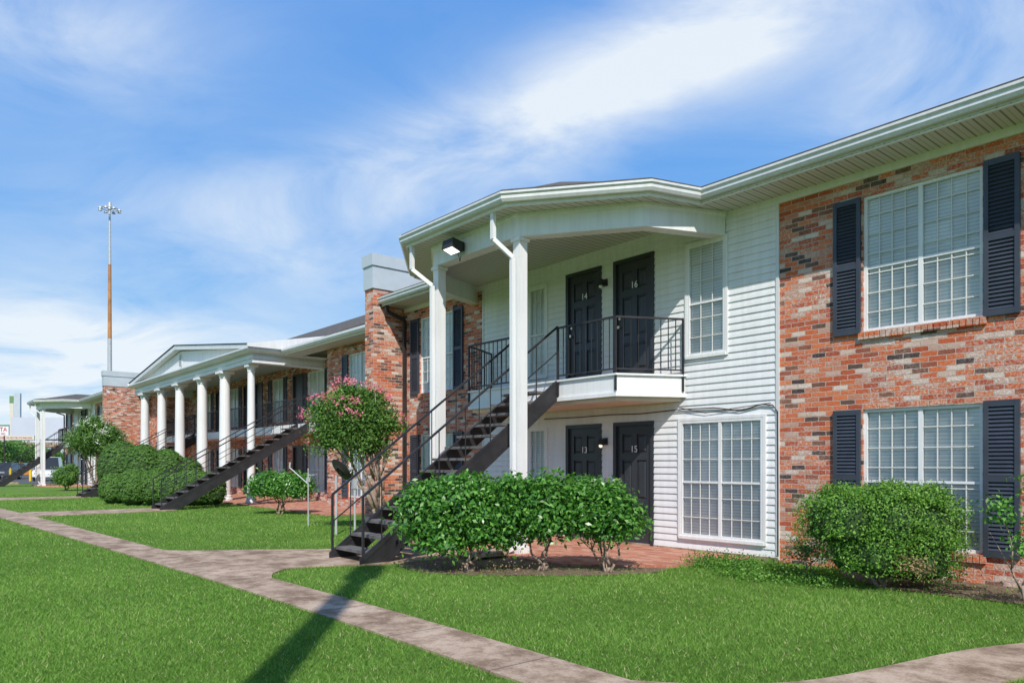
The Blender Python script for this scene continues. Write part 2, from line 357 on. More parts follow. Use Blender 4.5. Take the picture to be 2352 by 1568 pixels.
def shutter(root,x0,x1,z0,z1,y,lo=False):
    m=MB(); a,b=y-.045,y-.006; s=.05
    m.box(x0,x0+s,a,b,z0,z1).box(x1-s,x1,a,b,z0,z1)
    zm=(z0+z1)/2
    for c,h in ((z0,.07),(zm-.035,.07),(z1-.07,.07)): m.box(x0+s,x1-s,a+.003,b,c,c+h)
    m.box(x0+s,x1-s,b-.008,b-.002,z0,z1)
    p=.045 if not lo else .11
    for u,v in ((z0+.07,zm-.035),(zm+.035,z1-.07)):
        k=int((v-u)/p)
        for i in range(k):
            z=u+(v-u)*i/k; q=(v-u)/k; m.quad((x0+s,a+.006,z+.004),(x1-s,a+.006,z+.004),(x1-s,b-.01,z+q),(x0+s,b-.01,z+q))
    return m.build('shutter',M['shutter'],root)
def door(root,x0,x1,z0,z1,y,num=None,fine=True,knobside=-1):
    f=.065; m=MB(); a=x0+f; b=x1-f; t=z1-f
    m.box(a,b,y+.035,y+.075,z0,t)
    w=b-a; st=.11*w/.75
    if fine:
        pw=(w-3*st)/2; k=(t-z0)/2.0; rows=((.20,.64),(.76,1.42),(1.54,1.86))
        for u0,u1 in ((a,a+st),(a+st+pw,a+2*st+pw),(b-st,b)): m.box(u0,u1,y+.012,y+.034,z0,t)
        for u in (a+st,a+2*st+pw):
            prev=0
            for c,d in rows: m.box(u,u+pw,y+.012,y+.034,z0+prev*k,z0+c*k); prev=d
            m.box(u,u+pw,y+.012,y+.034,z0+prev*k,t)
            for c,d in rows:
                e=.025; x_,X_,c_,d_=u+e,u+pw-e,z0+c*k+e,z0+d*k-e; g=.022
                m.add([(x_,y+.034,c_),(X_,y+.034,c_),(X_,y+.034,d_),(x_,y+.034,d_),(x_+g,y+.016,c_+g),(X_-g,y+.016,c_+g),(X_-g,y+.016,d_-g),(x_+g,y+.016,d_-g)],[(4,5,6,7),(0,1,5,4),(1,2,6,5),(2,3,7,6),(3,0,4,7)])
    d=m.build('door',M['door'],root)
    MB().box(x0,a,y-.035,y+.08,z0,z1).box(b,x1,y-.035,y+.08,z0,z1).box(a,b,y-.035,y+.08,t,z1).build('door_frame',M['door'],d)
    if fine:
        kx=a+.06 if knobside<0 else b-.06
        h=MB(); h.tube((kx,y+.012,z0+.95),(kx,y-.02,z0+.95),.012); h.tube((kx,y-.015,z0+.95),(kx,y-.04,z0+.95),.024,.028,12); h.build('handle',M['brass'],d)
        MB().tube((kx,y+.012,z0+1.1),(kx,y-.006,z0+1.1),.026,.024,12).build('deadbolt',M['brass'],d)
    if num: textmesh('number',num,.16,((a+b)/2,y+.006,z0+1.60*(t-z0)/2.0),M['number'],d)
    return d
def railing(root,pts,name='railing',h=.9,sp=.13,single=False,posts=True):
    m=MB(); up=lambda p,d:(p[0],p[1],p[2]+d)
    for p,q in zip(pts,pts[1:]): m.bar(up(p,h),up(q,h),.030); m.bar(up(p,.09),up(q,.09),.022)
    if posts:
        for p in pts: m.bar(up(p,-.25),up(p,h+.0),.028)
    r=m.build(name,M['black'],root); allb=MB()
    for p,q in zip(pts,pts[1:]):
        L=math.dist(p[:2],q[:2]); k=max(1,round(L/sp))
        for i in range(1,k):
            c=tuple(p[j]+(q[j]-p[j])*i/k for j in range(3))
            if single: MB().bar(up(c,.09),up(c,h),.012).build('baluster',M['black'],r)
            else: allb.bar(up(c,.09),up(c,h),.014)
    if not single and allb.v: allb.build('balusters',M['black'],r)
    return r
def stair(name,x0,x1,yt,yb,zt,label,fine=True,group=None,n=15):
    root=thing(name,((x0+x1)/2,yb,0),label,'staircase',group)
    sl=zt/(yt-yb)
    for x in (x0,x1):
        m=MB(); m.prismx([(yt,zt+.02),(yt,zt-.30),(yb+.30/sl*.9,0.02),(yb-.1,0.02),(yb-.1,.1)],x-.01,x+.01)
        m.bar((x,yb-.05,.06),(x,yt,zt+.015),.035); m.bar((x,yb+.30/sl*.9,.03),(x,yt,zt-.29),.035)
        m.build('stringer',M['black'],root)
    run=(yt-yb)/n; rise=zt/n
    for k in range(n-1):
        z=(k+1)*rise; y=yb+k*run
        MB().box(x0+.026,x1-.026,y-.01,y+run,z-.04,z).build('tread',M['tread'],root)
    for x in (x0,x1):
        xo=x
        r=MB(); r.bar((xo,yb-.05,.95),(xo,yt,zt+.93),.030); r.bar((xo,yb-.05,.55),(xo,yt,zt+.5),.016); r.bar((xo,yb-.05,.0),(xo,yb-.05,.95),.030); r.bar((xo,yt,zt-.2),(xo,yt,zt+.93),.030)
        ro=r.build('handrail',M['black'],root)
        for k in range(1,n,2 if fine else 1):
            y=yb+k*run; zz=sl*(y-yb)
            MB().bar((xo,y,zz),(xo,y,zz+.95),.012).build('baluster',M['black'],ro)
    return root
def face(root,bricks,sid,wins,doors,y,ztop):
    ops=[w[:4] for w in wins]+[d[:4] for d in doors]
    for x0,x1 in bricks:
        m=MB(); wall_open(m,x0,x1,0,ztop,y,[o for o in ops if o[0]>=x0 and o[1]<=x1],.11); m.build('brick_wall',M['brick'],root)
    for x0,x1 in sid:
        m=MB(); siding(m,x0,x1,.06,ztop,y,[o for o in ops if o[0]>=x0 and o[1]<=x1]); m.build('siding_wall',M['siding'],root)
# ================= BUILDING A (near) =================
YA=9.73; ZT=5.21
X=lambda px:wx(px,YA)
A=thing('apartment_building',(-7.2,YA,0),'nearest two storey brick apartment building with white siding bay and doors numbered 13 to 16','apartment building')
xbl,xs0,xs1,xbr=-15.66,X(1112),X(1789),1.25
wl=[(X(965),X(1042),3.08,4.88),(X(965),X(1042),.35,2.1)]
wr=[(X(1982),X(2257),3.12,4.88),(X(1982),X(2257),.35,2.11)]
ws=[(X(1581),X(1668),3.10,4.84),(X(1218),X(1256),3.10,4.84),(X(1218),X(1256),.28,2.08)]
wd=[(X(1565),X(1755),.26,2.08)]
dr=[(X(1302),X(1383),2.82,4.93,'14'),(X(1411),X(1504),2.82,4.93,'16'),(X(1302),X(1383),.03,2.12,'13'),(X(1411),X(1503),.03,2.12,'15')]
face(A,[(xbl,xs0),(xs1,xbr)],[(xs0,xs1)],wl+wr+ws+wd,dr,YA,ZT)
for w in wl+wr: window(A,*w,YA+.05,2,4 if w in wr else 3,7)
for w in ws: window(A,*w,YA-.012,1,3,6)
for w in wd: window(A,*w,YA-.012,2,4,6)
for d in dr: door(A,*d[:4],YA,d[4],True,-1)
for w in ws+wd:
    m=MB(); a,b,c,d=w; e=.045
    m.box(a-e,a,YA-.036,YA+.02,c-e,d+e).box(b,b+e,YA-.036,YA+.02,c-e,d+e).box(a,b,YA-.036,YA+.02,d,d+e).box(a-.02,b+.02,YA-.055,YA+.02,c-e,c)
    m.build('window_casing',M['white'],A)
sw=.36
for (a,b,c,d) in wl+wr:
    shutter(A,a-sw-.02,a-.02,c-.02,d,YA); shutter(A,b+.02,b+.02+sw,c-.02,d+.02,YA)
    m=MB(); k=int((b-a+.1)/.07)
    for i in range(k):
        u=a-.05+(b-a+.1)*i/k; m.box(u+.005,u+(b-a+.1)/k-.005,YA-.04-random.uniform(0,.006),YA+.05,c-.10,c-.004)
    m.build('brick_sill',M['brick'],A)
for q in (xs1,xs0):
    MB().box(q-.035,q+.012,YA-.026,YA+.01,0.02,ZT-.1).build('corner_trim',M['gutter'],A)
MB().box(xbl,xbr,YA-.03,YA+.01,ZT-.1,ZT).build('frieze_board',M['white'],A)
MB().box(xs0,xs1,YA-.03,YA+.01,0,.06).build('base_board',M['concrete'],A)
m=MB(); m.box(xbl,xbr,20.6,20.8,0,ZT); m.box(xbr-.2,xbr,YA+.01,20.6,0,ZT).box(xbl,xbl+.2,YA+.12,20.6,0,ZT); m.box(xbl+.2,xbr-.2,YA+.4,20.6,2.5,2.6); m.build('rear_wall',M['brick'],A)
EV=9.08
P=[(-13.1,EV),(-12.85,8.2),(-11.15,6.95),(-8.42,6.95),(-6.75,8.22),(-6.5,EV)]
eave=[(xbl,EV)]+P+[(xbr,EV)]
m=MB(); m.quad((xbl,EV-.02,ZT),(xbl,YA,ZT),(xbr,YA,ZT),(xbr,EV-.02,ZT))
m.quad(*[(a,b,ZT-.003) for a,b in P]); m.build('soffit',M['soffit'],A)
m=MB(); m.sweep(eave,[(-.03,ZT-.02),(0,ZT-.02),(0,ZT+.15),(-.03,ZT+.15)]); m.build('fascia',M['white'],A)
m=MB(); m.sweep(eave,[(.002,ZT+.03),(.075,ZT+.03),(.10,ZT+.07),(.10,ZT+.11),(.125,ZT+.135),(.125,ZT+.165),(.002,ZT+.165)]); m.build('gutter',M['gutter'],A)
zr=ZT+.175; yr=15.6; zR=zr+.33*(yr-EV)
m=MB(); m.quad((xbl,EV-.05,zr),(xbr,EV-.05,zr),(xbr,yr,zR),(xbl,yr,zR)); m.quad((xbl,yr,zR),(xbr,yr,zR),(xbr,22,zr),(xbl,22,zr))
m.sweep(eave,[(-.3,zr-.01),(.08,zr-.008),(.08,zr+.03),(-.3,zr+.11)]); m.build('roof',M['shingle'],A)
def porch_roof(root,zq,dx=0):
    q=(-9.8+dx,9.4,zq); qb=(-9.8+dx,9.05+(zq-zr)/.33+.3,zq); e=[(a+dx,b,zr+.012) for a,b in P]; m=MB()
    m.quad(e[2],e[3],q); m.quad(e[1],e[2],q); m.quad(e[3],e[4],q); m.quad(e[4],e[5],qb,q); m.quad(e[0],e[1],q,qb); m.build('porch_roof',M['shingle'],root)
porch_roof(A,6.56)
bm=[(-12.82,YA),(-12.34,8.5),(-10.80,7.42),(-8.62,7.42),(-7.08,8.5),(-6.60,YA)]
m=MB(); m.sweep(bm,[(-.11,4.86),(.11,4.86),(.11,ZT),(-.11,ZT)]); m.sweep(bm,[(.11,ZT-.07),(.15,ZT-.05),(.15,ZT-.004),(.11,ZT-.004)]); m.build('porch_beam',M['white'],A)
for cxx in (-10.80,-8.62):
    m=MB(); c_=.078; m.box(cxx-c_,cxx+c_,7.42-c_,7.42+c_,.12,4.80); m.box(cxx-.1,cxx+.1,7.32,7.52,.02,.14); m.box(cxx-.105,cxx+.105,7.315,7.525,4.80,4.858); m.build('porch_column',M['white'],A)
def dsp(pts,w=.065,mat='white'): return MB().path(pts,w,sq=True).build('downspout',M[mat],A)
dsp([(-8.76,7.0,5.26),(-8.76,7.0,4.80),(-8.64,7.28,4.55),(-8.64,7.29,.12),(-8.64,7.08,.06)])
dsp([(-11.03,7.0,5.26),(-11.03,7.0,4.80),(-10.82,7.28,4.52),(-10.82,7.29,.12),(-10.82,7.08,.06)])
dsp([(-15.5,9.12,5.2),(-15.5,9.12,5.05),(-15.5,9.62,4.9),(-15.5,9.62,.1)],.075,'darkpipe')
bp=[(-12.17,YA),(-11.62,8.70),(-7.80,8.70),(-7.25,YA)]
m=MB(); m.prism([bp[0],bp[1],bp[2],bp[3]],2.50,2.79); bal=m.build('balcony',M['white'],A)
m=MB(); m.sweep(bp,[(-.02,2.79),(.035,2.79),(.035,2.82),(-.02,2.82)]); m.sweep(bp,[(.002,2.46),(.03,2.46),(.03,2.52),(.002,2.52)]); m.build('balcony_edge',M['white'],bal)
MB().prism([(-12.1,YA-.02),(-11.58,8.74),(-7.84,8.74),(-7.32,YA-.02)],2.40,2.497).build('balcony_underside',M['cream'],bal)
MB().prism([(-12.1,YA-.02),(-11.58,8.74),(-7.84,8.74),(-7.32,YA-.02)],2.791,2.815).build('balcony_deck',M['concrete'],bal)
railing(A,[(-9.1,8.68,2.8),(-7.8,8.68,2.8),(-7.26,YA-.06,2.8)],'balcony_railing',single=True)
railing(A,[(-12.16,YA-.06,2.8),(-11.62,8.68,2.8),(-10.1,8.68,2.8)],'balcony_railing',single=True)
def sconce(x,z,lit):
    m=MB(); m.box(x-.05,x+.05,YA-.05,YA-.02,z-.06,z+.06); m.tube((x,YA-.05,z),(x,YA-.13,z),.018); m.tube((x,YA-.13,z+.04),(x,YA-.15,z-.07),.04,.062,12); s=m.build('wall_lamp',M['black'],A)
    MB().lathe((x,YA-.15,z-.085),[(.01,-.03),(.03,-.015),(.035,.01),(.02,.03)],12).build('lamp_bulb',M['bulb'] if lit else M['white'],s,smooth=True)
sconce(X(1393),wz(1393,650,YA),False); sconce(X(1393),wz(1393,1013,YA),True)
def cable(pp,w=.008,y=YA-.035):
    pts=[]
    for i in range(len(pp)-1):
        for t in np.linspace(0,1,5)[:-1]:
            px=pp[i][0]+(pp[i+1][0]-pp[i][0])*t; py=pp[i][1]+(pp[i+1][1]-pp[i][1])*t; pts.append((wx(px,y),y,wz(px,py,y)))
    px,py=pp[-1]; pts.append((wx(px,y),y,wz(px,py,y))); return MB().path(pts,w,5).build('cable',M['darkpipe'],A)
cable([(1250,962),(1330,958),(1400,952),(1470,950),(1560,940),(1640,936),(1700,943),(1750,928),(1775,930),(1786,945),(1787,1120),(1787,1275)],.009)
cable([(1560,936),(1620,948),(1700,935),(1770,925)],.006,YA-.04)
# ================= floodlight =================
fl=thing('floodlight',(-10.02,7.28,4.98),'lit black floodlight fixed to the white porch beam left of the middle column','floodlight')
m=MB(); m.tube((-9.95,7.30,5.0),(-9.95,7.14,4.98),.025); m.box(-10.0,-9.9,7.25,7.305,4.93,5.07); m.add([(-10.13,7.20,4.88),(-9.84,7.20,4.88),(-9.84,7.0,4.95),(-10.13,7.0,4.95),(-10.13,7.24,5.05),(-9.84,7.24,5.05),(-9.84,7.03,5.09),(-10.13,7.03,5.09)],[(0,3,2,1),(4,5,6,7),(0,1,5,4),(1,2,6,5),(2,3,7,6),(3,0,4,7)]); m.build('housing',M['black'],fl)
MB().quad((-10.11,7.18,4.884),(-9.86,7.18,4.884),(-9.86,7.02,4.940),(-10.11,7.02,4.940)).build('lens',M['flood'],fl)
MB().path([(-9.95,7.2,4.9),(-9.93,7.22,4.8),(-9.97,7.26,4.76),(-9.98,7.29,4.86)],.006,5).build('cord',M['black'],fl)
SA=stair('outdoor_staircase',-10.05,-9.13,8.7,5.05,2.80,'black metal staircase up to the balcony of doors 14 and 16, nearest of the staircases')
# ================= party walls =================
def party(x0,x1,label,yb=8.85):
    r=thing('party_wall',((x0+x1)/2,yb,0),label,'party wall')
    MB().box(x0,x1,yb,20.9,0,5.6).build('brick_pier',M['brick'],r)
    MB().box(x0-.03,x1+.03,yb-.03,20.93,5.6,6.14).build('metal_parapet',M['parapet'],r)
    MB().box(x0-.06,x1+.06,yb-.06,20.96,6.14,6.42).build('parapet_cap',M['parapet'],r); return r
party(-16.06,-15.67,'tall brick party wall with grey metal parapet between the near and middle buildings')
party(-44.97,-44.58,'far brick party wall with grey metal parapet left of the white columns')
# ================= BUILDING C (copy) =================
DX=-45.83
Cc=copy_tree(A,None,('cable','number','porch_roof')); Cc.location.x+=DX; tag(Cc,'farthest brick apartment building with its white porch roof at the left edge of the row','apartment building')
porch_roof(Cc,5.98,DX)
sc=copy_tree(SA); sc.location.x+=DX; tag(sc,'small distant black staircase under the farthest white porch','staircase')
# ================= BUILDING B =================
B=thing('apartment_building',(-30,11.2,0),'middle brick apartment building with white columned portico and pediment','apartment building')
YW=11.2; YR=12.2
wB=[(-21.4,-19.9,3.1,4.88),(-21.4,-19.9,.35,2.1)]
m=MB(); wall_open(m,-22.9,-16.07,0,ZT,YW,wB); m.quad((-22.9,YW,0),(-22.9,YW,ZT),(-22.9,YR,ZT),(-22.9,YR,0)); m.build('brick_wall',M['brick'],B)
for w in wB:
    window(B,*w,YW+.05,2,3,6); shutter(B,w[0]-.38,w[0]-.02,w[2],w[3],YW,True); shutter(B,w[1]+.02,w[1]+.38,w[2],w[3],YW,True)
wR=[]; dR=[]
for z0,z1,zd0,zd1 in ((3.1,4.88,2.82,4.9),(.35,2.1,.03,2.12)):
    wR+=[(-26.6,-25.1,z0,z1),(-30.0,-28.8,z0,z1),(-35.2,-33.8,z0,z1),(-38.9,-37.6,z0,z1)]
    dR+=[(-27.9,-27.0,zd0,zd1),(-31.9,-31.0,zd0,zd1),(-33.2,-32.3,zd0,zd1),(-36.9,-36.0,zd0,zd1)]
m=MB(); wall_open(m,-41.5,-22.9,0,ZT,YR,wR+dR); m.build('brick_wall',M['brick'],B)
m=MB(); wall_open(m,-44.56,-41.5,0,ZT,YW,[]); m.quad((-41.5,YW,0),(-41.5,YW,ZT),(-41.5,YR,ZT),(-41.5,YR,0)); m.build('brick_wall',M['brick'],B)
for w in wR: window(B,*w,YR+.05,2,2,4); shutter(B,w[0]-.34,w[0]-.02,w[2],w[3],YR,True); shutter(B,w[1]+.02,w[1]+.34,w[2],w[3],YR,True)
for d in dR: door(B,*d,YR,None,False)
MB().box(-44.56,-16.07,20.6,20.8,0,ZT).box(-44.5,-16.1,12.6,20.6,2.5,2.6).build('rear_wall',M['brick'],B)
m=MB(); m.prism([(-22.88,YR),(-41.48,YR),(-41.48,10.95),(-22.88,10.95)],2.5,2.8); bb=m.build('balcony',M['white'],B)
railing(B,[(-22.92,11.0,2.8),(-23.55,11.0,2.8)],'balcony_railing'); railing(B,[(-24.75,11.0,2.8),(-27.5,11.0,2.8),(-30.5,11.0,2.8),(-34.9,11.0,2.8)],'balcony_railing'); railing(B,[(-36.2,11.0,2.8),(-38.8,11.0,2.8),(-41.45,11.0,2.8)],'balcony_railing')
EB=10.55
MB().quad((-24.7,EB,ZT),(-16.07,EB,ZT),(-16.07,YW,ZT),(-24.7,YW,ZT)).quad((-44.56,EB,ZT+.002),(-24.7,EB,ZT+.002),(-24.7,YR,ZT+.002),(-44.56,YR,ZT+.002)).build('soffit',M['soffit'],B)
for a,b in ((-24.76,-16.07),(-44.56,-41.9)):
    MB().box(a,b,EB-.03,EB,ZT-.02,ZT+.15).build('fascia',M['white'],B)
    MB().sweep([(a,EB-.03),(b,EB-.03)],[(.002,ZT+.03),(.08,ZT+.03),(.12,ZT+.1),(.12,ZT+.17),(.002,ZT+.17)]).build('gutter',M['gutter'],B)
z0=ZT+.16; yR=16.5; zR2=8.15
MB().quad((-44.56,EB-.1,z0),(-24.9,EB-.1,z0),(-24.9,yR,zR2-.3),(-28,yR,zR2),(-44.56,yR,zR2)).quad((-24.9,EB-.02,z0),(-16.07,EB-.02,z0),(-16.07,yR,z0+1.7),(-24.9,yR,z0+1.7)).quad((-24.9,EB-.1,z0),(-24.9,yR,z0+1.7),(-24.9,yR,zR2-.3)).quad((-44.56,yR,zR2),(-28,yR,zR2),(-24.9,yR,z0+1.7),(-16.07,yR,z0+1.7),(-16.07,22,z0),(-44.56,22,z0)).build('roof',M['shingle'],B)
YC=9.7
for x,r in ((-39.75,.21),(-36.8,.21),(-34.0,.21),(-31.0,.21),(-28.35,.21),(-25.7,.14)):
    m=MB(); m.lathe((x,YC,0),[(r*1.35,.02),(r*1.35,.12),(r*1.15,.14),(r*1.2,.2),(r,.24),(r*1.0,1.6),(r*.86,4.6),(r*.95,4.62),(r*.95,4.68),(r*1.15,4.76),(r*1.15,4.78)],20)
    m.box(x-r*1.3,x+r*1.3,YC-r*1.3,YC+r*1.3,4.781,4.87); m.build('portico_column',M['white'],B)
XL,XR=-40.7,-25.3; pa=[(XL,YR),(XL,YC),(XR,YC),(XR,YR)]
m=MB(); m.sweep(pa,[(-.18,4.88),(.18,4.88),(.18,5.22),(-.18,5.22)]); m.sweep(pa,[(.18,5.02),(.22,5.02),(.22,5.08),(.18,5.08)]); m.build('portico_beam',M['white'],B)
m=MB(); m.sweep(pa,[(.18,5.18),(.34,5.20),(.42,5.25),(.46,5.31),(.46,5.36),(.18,5.36)]); m.build('cornice',M['gutter'],B)
MB().quad((XL,YC,5.2),(XR,YC,5.2),(XR,YR,5.2),(XL,YR,5.2)).build('portico_ceiling',M['soffit'],B)
xa=(XL+XR)/2-.35; za=6.34; XLo,XRo=XL-.46,XR+.46
MB().prismy([(XLo+.3,5.36),(XRo-.3,5.36),(xa,za-.12)],YC-.14,YC+.1).build('pediment',M['white'],B)
for s,xe in ((-1,XLo),(1,XRo)):
    MB().prismy([(xe,5.365),(xe,5.45),(xa,za+.09),(xa,za-.08),(xe-s*.55,5.365)],YC-.40,YC-.13).build('raking_cornice',M['gutter'],B)
m=MB()
for s,xe in ((-1,XLo),(1,XRo)): m.quad((xe+s*.04,YC-.44,5.475),(xa,YC-.44,za+.12),(xa,13.6,za+.12),(xe+s*.04,13.6,5.475))
m.build('portico_roof',M['shingle'],B)
MB().prismx([(YC-.46,5.365),(YR+.4,5.365),(YR+.4,6.12),(YC-.46,5.47)],XRo-.03,XRo+.05).build('portico_side_panel',M['white'],B)
MB().quad((XLo,YC-.46,5.36),(XLo,13.2,5.36),(XLo,13.2,5.47),(XLo,YC-.46,5.47)).build('portico_fascia',M['white'],B)
vx=xa; m=MB(); pts=[(vx+.22*math.cos(t),5.80+.29*math.sin(t)) for t in np.linspace(0,2*math.pi,21)[:-1]]; m.prismy(pts,YC-.17,YC-.135); v=m.build('gable_vent',M['white'],B)
m=MB()
for i in range(8): zz=5.58+i*.063; hw=.19*math.sqrt(max(0,1-((zz-5.80)/.28)**2)); m.box(vx-hw,vx+hw,YC-.176,YC-.171,zz-.012,zz+.012)
m.build('vent_slats',M['darkpipe'],v)
stair('outdoor_staircase',-24.65,-23.75,10.95,6.3,2.80,'black metal staircase right of the white columns on the middle building',False)
stair('outdoor_staircase',-36.1,-35.0,10.95,6.2,2.80,'black metal staircase mostly hidden behind the clipped hedge mounds and the white columns',False)
# ================= GROUND =================
m=MB(); m.quad((-3000,-3000,0),(3000,-3000,0),(3000,3000,0),(-3000,3000,0)); struct('lawn',m,M['lawn'])
def sheet(name,poly,z,mat): m=MB(); m.prism(poly,z-.05,z); return struct(name,m,mat)
def smooth(pts,k=6):
    out=[]
    n=len(pts)
    for i in range(n-1):
        p0=pts[max(0,i-1)];p1=pts[i];p2=pts[i+1];p3=pts[min(n-1,i+2)]
        for j in range(k):
            t=j/k; out.append(tuple(.5*((2*p1[a])+(-p0[a]+p2[a])*t+(2*p0[a]-5*p1[a]+4*p2[a]-p3[a])*t*t+(-p0[a]+3*p1[a]-3*p2[a]+p3[a])*t**3) for a in (0,1)))
    return out+[pts[-1]]
near=smooth([(6,3.0),(0,3.05),(-6,3.06),(-12,2.82),(-18,2.5),(-24,2.15),(-34,1.6),(-60,.4)])
far=smooth([(6,3.62),(0,3.62),(-6.2,3.63),(-12,3.42),(-18,3.15),(-25,2.85),(-34,2.35),(-60,1.3)])
PATH=near+far[::-1]; sheet('path',PATH,.018,M['concrete'])
WALK=smooth([(-12.9,3.25),(-12.35,3.65),(-11.9,4.4),(-11.3,5.2),(-10.75,6.2),(-10.6,7.3)],5)+smooth([(-9.05,7.3),(-9.0,5.4),(-9.25,4.75),(-9.45,4.2),(-9.15,3.75),(-8.6,3.5)],5)
sheet('walkway',WALK,.022,M['concrete'])
WALK2=smooth([(-3.3,3.5),(-2.75,3.95),(-2.36,4.6),(-2.06,6.04),(-1.75,6.9),(-1.3,8),(-1.0,9.7)],5)+smooth([(-.1,9.7),(-.5,8),(-1.0,6.7),(-1.5,5.75),(-1.58,5.2),(-1.4,4.4),(-.7,3.5)],5)
sheet('walkway',WALK2,.022,M['concrete'])
SLAB=[(-13.4,YA),(-13.2,8.3),(-12.0,7.3),(-11.2,7.05),(-7.3,7.05),(-6.25,8.0),(-6.1,YA-.03)]
sheet('porch_paving',SLAB,.035,M['paving'])
SLAB2=[(-41.5,YR),(-41.5,9.2),(-23.0,9.2),(-18.5,9.0),(-18.5,YW-.02),(-22.92,YW-.02),(-22.92,YR)]
sheet('portico_paving',SLAB2,.035,M['paving'])
sheet('portico_paving',[(a+DX,b) for a,b in SLAB],.035,M['paving'])
W3=[(-25.2,2.9),(-23.1,2.8),(-23.4,6.6),(-25.0,6.6)]; sheet('walkway',W3,.022,M['concrete'])
W4=[(-36.8,2.1),(-34.2,2.3),(-34.7,6.4),(-36.4,6.4)]; sheet('walkway',W4,.022,M['concrete'])
BED1=smooth([(-8.8,5.35),(-7.9,5.3),(-7.1,6.0),(-6.4,6.8),(-6.1,7.6),(-6.4,7.95),(-7.3,7.05),(-8.9,7.0),(-8.95,5.7),(-8.8,5.35)],4)
m=MB(); m.quad(*[(a,b,.006) for a,b in BED1]); struct('soil_bed',m,M['soil'])
BED2=smooth([(-4.2,8.9),(-3.6,8.6),(-2.6,8.6),(-1.6,8.8),(-1.5,9.7),(-4.5,9.7),(-4.2,8.9)],4)
m=MB(); m.quad(*[(a,b,.008) for a,b in BED2]); struct('soil_bed',m,M['soil'])
m=MB(); m.quad((-62,-60,.01),(-62,90,.01),(-400,90,.01),(-400,-60,.01)); struct('parking_lot',m,M['asphalt'])
m=MB(); m.box(-62.1,-61.9,-40,7,0,.13); struct('kerb',m,M['concrete'])
# ---------- grass blades
def inpoly(P,poly):
    x,y=P[:,0],P[:,1]; c=np.zeros(len(P),bool); n=len(poly); j=n-1
    for i in range(n):
        xi,yi=poly[i]; xj,yj=poly[j]
        if yi!=yj: c^=((yi>y)!=(yj>y))&(x<(xj-xi)*(y-yi)/(yj-yi)+xi)
        j=i
    return c
NB=740000
d=3.4*np.exp(rng.random(NB)*math.log(34/3.4)); a=rng.uniform(-.95,.95,NB)
G=np.stack([d*(CFX+a*CRX),d*(CFY+a*CRY)],1)
jit=G+rng.normal(size=G.shape)*.024
bad=G[:,1]>YA-.05
bad|=(G[:,0]<-15)&(G[:,1]>9.0)
for pl in (PATH,WALK,WALK2,SLAB,SLAB2,W3,W4): bad|=inpoly(jit,pl)
for pl in (BED1,BED2): bad|=inpoly(G,pl)&(rng.random(NB)<.75)
G=G[~bad]; d=d[~bad]; n=len(G)
pat=.5+.5*np.sin(G[:,0]*1.3+np.sin(G[:,1]*.9)*2)*np.cos(G[:,1]*1.1+np.sin(G[:,0]*.7)*2)
pf=.5+.5*np.sin(G[:,0]*9+np.sin(G[:,1]*7)*2)*np.cos(G[:,1]*8+np.sin(G[:,0]*6)*2)
h=rng.uniform(.012,.036,n)*(.7+.3*pat+.35*pf)*(1+np.clip(d-8,0,30)*.02); w=.0019*(1+d*.16); th=rng.uniform(0,2*math.pi,n); ln=rng.uniform(.2,1.3,n); tp=rng.uniform(0,2*math.pi,n)
V=np.zeros((n,3,3)); V[:,0,0]=G[:,0]-w*np.cos(th);V[:,0,1]=G[:,1]-w*np.sin(th);V[:,1,0]=G[:,0]+w*np.cos(th);V[:,1,1]=G[:,1]+w*np.sin(th)
V[:,2,0]=G[:,0]+h*ln*np.cos(tp);V[:,2,1]=G[:,1]+h*ln*np.sin(tp);V[:,2,2]=h
sh=np.clip(.25+.24*pat+.14*pf+rng.normal(0,.18,n),0,.92); sh[rng.random(n)<.035]=1.
g=npmesh('grass',V.reshape(-1,3),3,M['grassblade'],None,sh); tag(g,'short mown green grass covering the lawns on both sides of the path','grass',kind='stuff')
# ================= SHRUBS =================
def shrub(name,x,y,label,blobs,n,leaf,mat,tips,r=.02,ck=0,cat='shrub',**k):
    t=thing(name,(x,y,0),label,cat); bl=[(x+b[0],y+b[1],b[2],*b[3:]) for b in blobs]
    foliage('foliage',t,mat,bl,n,leaf,**k)
    if ck: core(t,bl,ck,k.get('pw',2.))
    stems('stems',t,M['bark'],(x,y),[(x+a,y+b_,c) for a,b_,c in tips],r); return t
def T(t,z,r,rz,o=0.): return (CRX*t+CFX*o,CRY*t+CFY*o,z,r,r,rz)
def sprigs(n,span,z0,z1):
    return [T(random.uniform(-span,span),random.uniform(z0,z1),random.uniform(.09,.17),random.uniform(.08,.15),random.uniform(-.2,.2)) for _ in range(n)]
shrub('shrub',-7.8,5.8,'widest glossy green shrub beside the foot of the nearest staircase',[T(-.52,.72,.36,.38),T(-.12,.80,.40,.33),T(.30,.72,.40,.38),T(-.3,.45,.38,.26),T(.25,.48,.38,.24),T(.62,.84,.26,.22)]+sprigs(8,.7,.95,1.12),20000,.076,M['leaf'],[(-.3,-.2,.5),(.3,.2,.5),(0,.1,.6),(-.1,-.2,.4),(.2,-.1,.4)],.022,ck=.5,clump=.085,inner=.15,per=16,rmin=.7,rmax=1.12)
shrub('shrub',-7.12,6.5,'middle glossy green shrub of three before the porch, bare stems below',[T(-.05,.84,.37,.27),T(.22,.64,.30,.26),T(-.3,.70,.30,.28),T(0,.55,.30,.2)]+sprigs(5,.4,.95,1.1),10500,.074,M['leaf'],[(-.2,-.1,.6),(.2,.2,.6),(0,.1,.7),(.2,-.1,.5)],.02,ck=.42,clump=.085,inner=.15,per=16,rmin=.7,rmax=1.12)
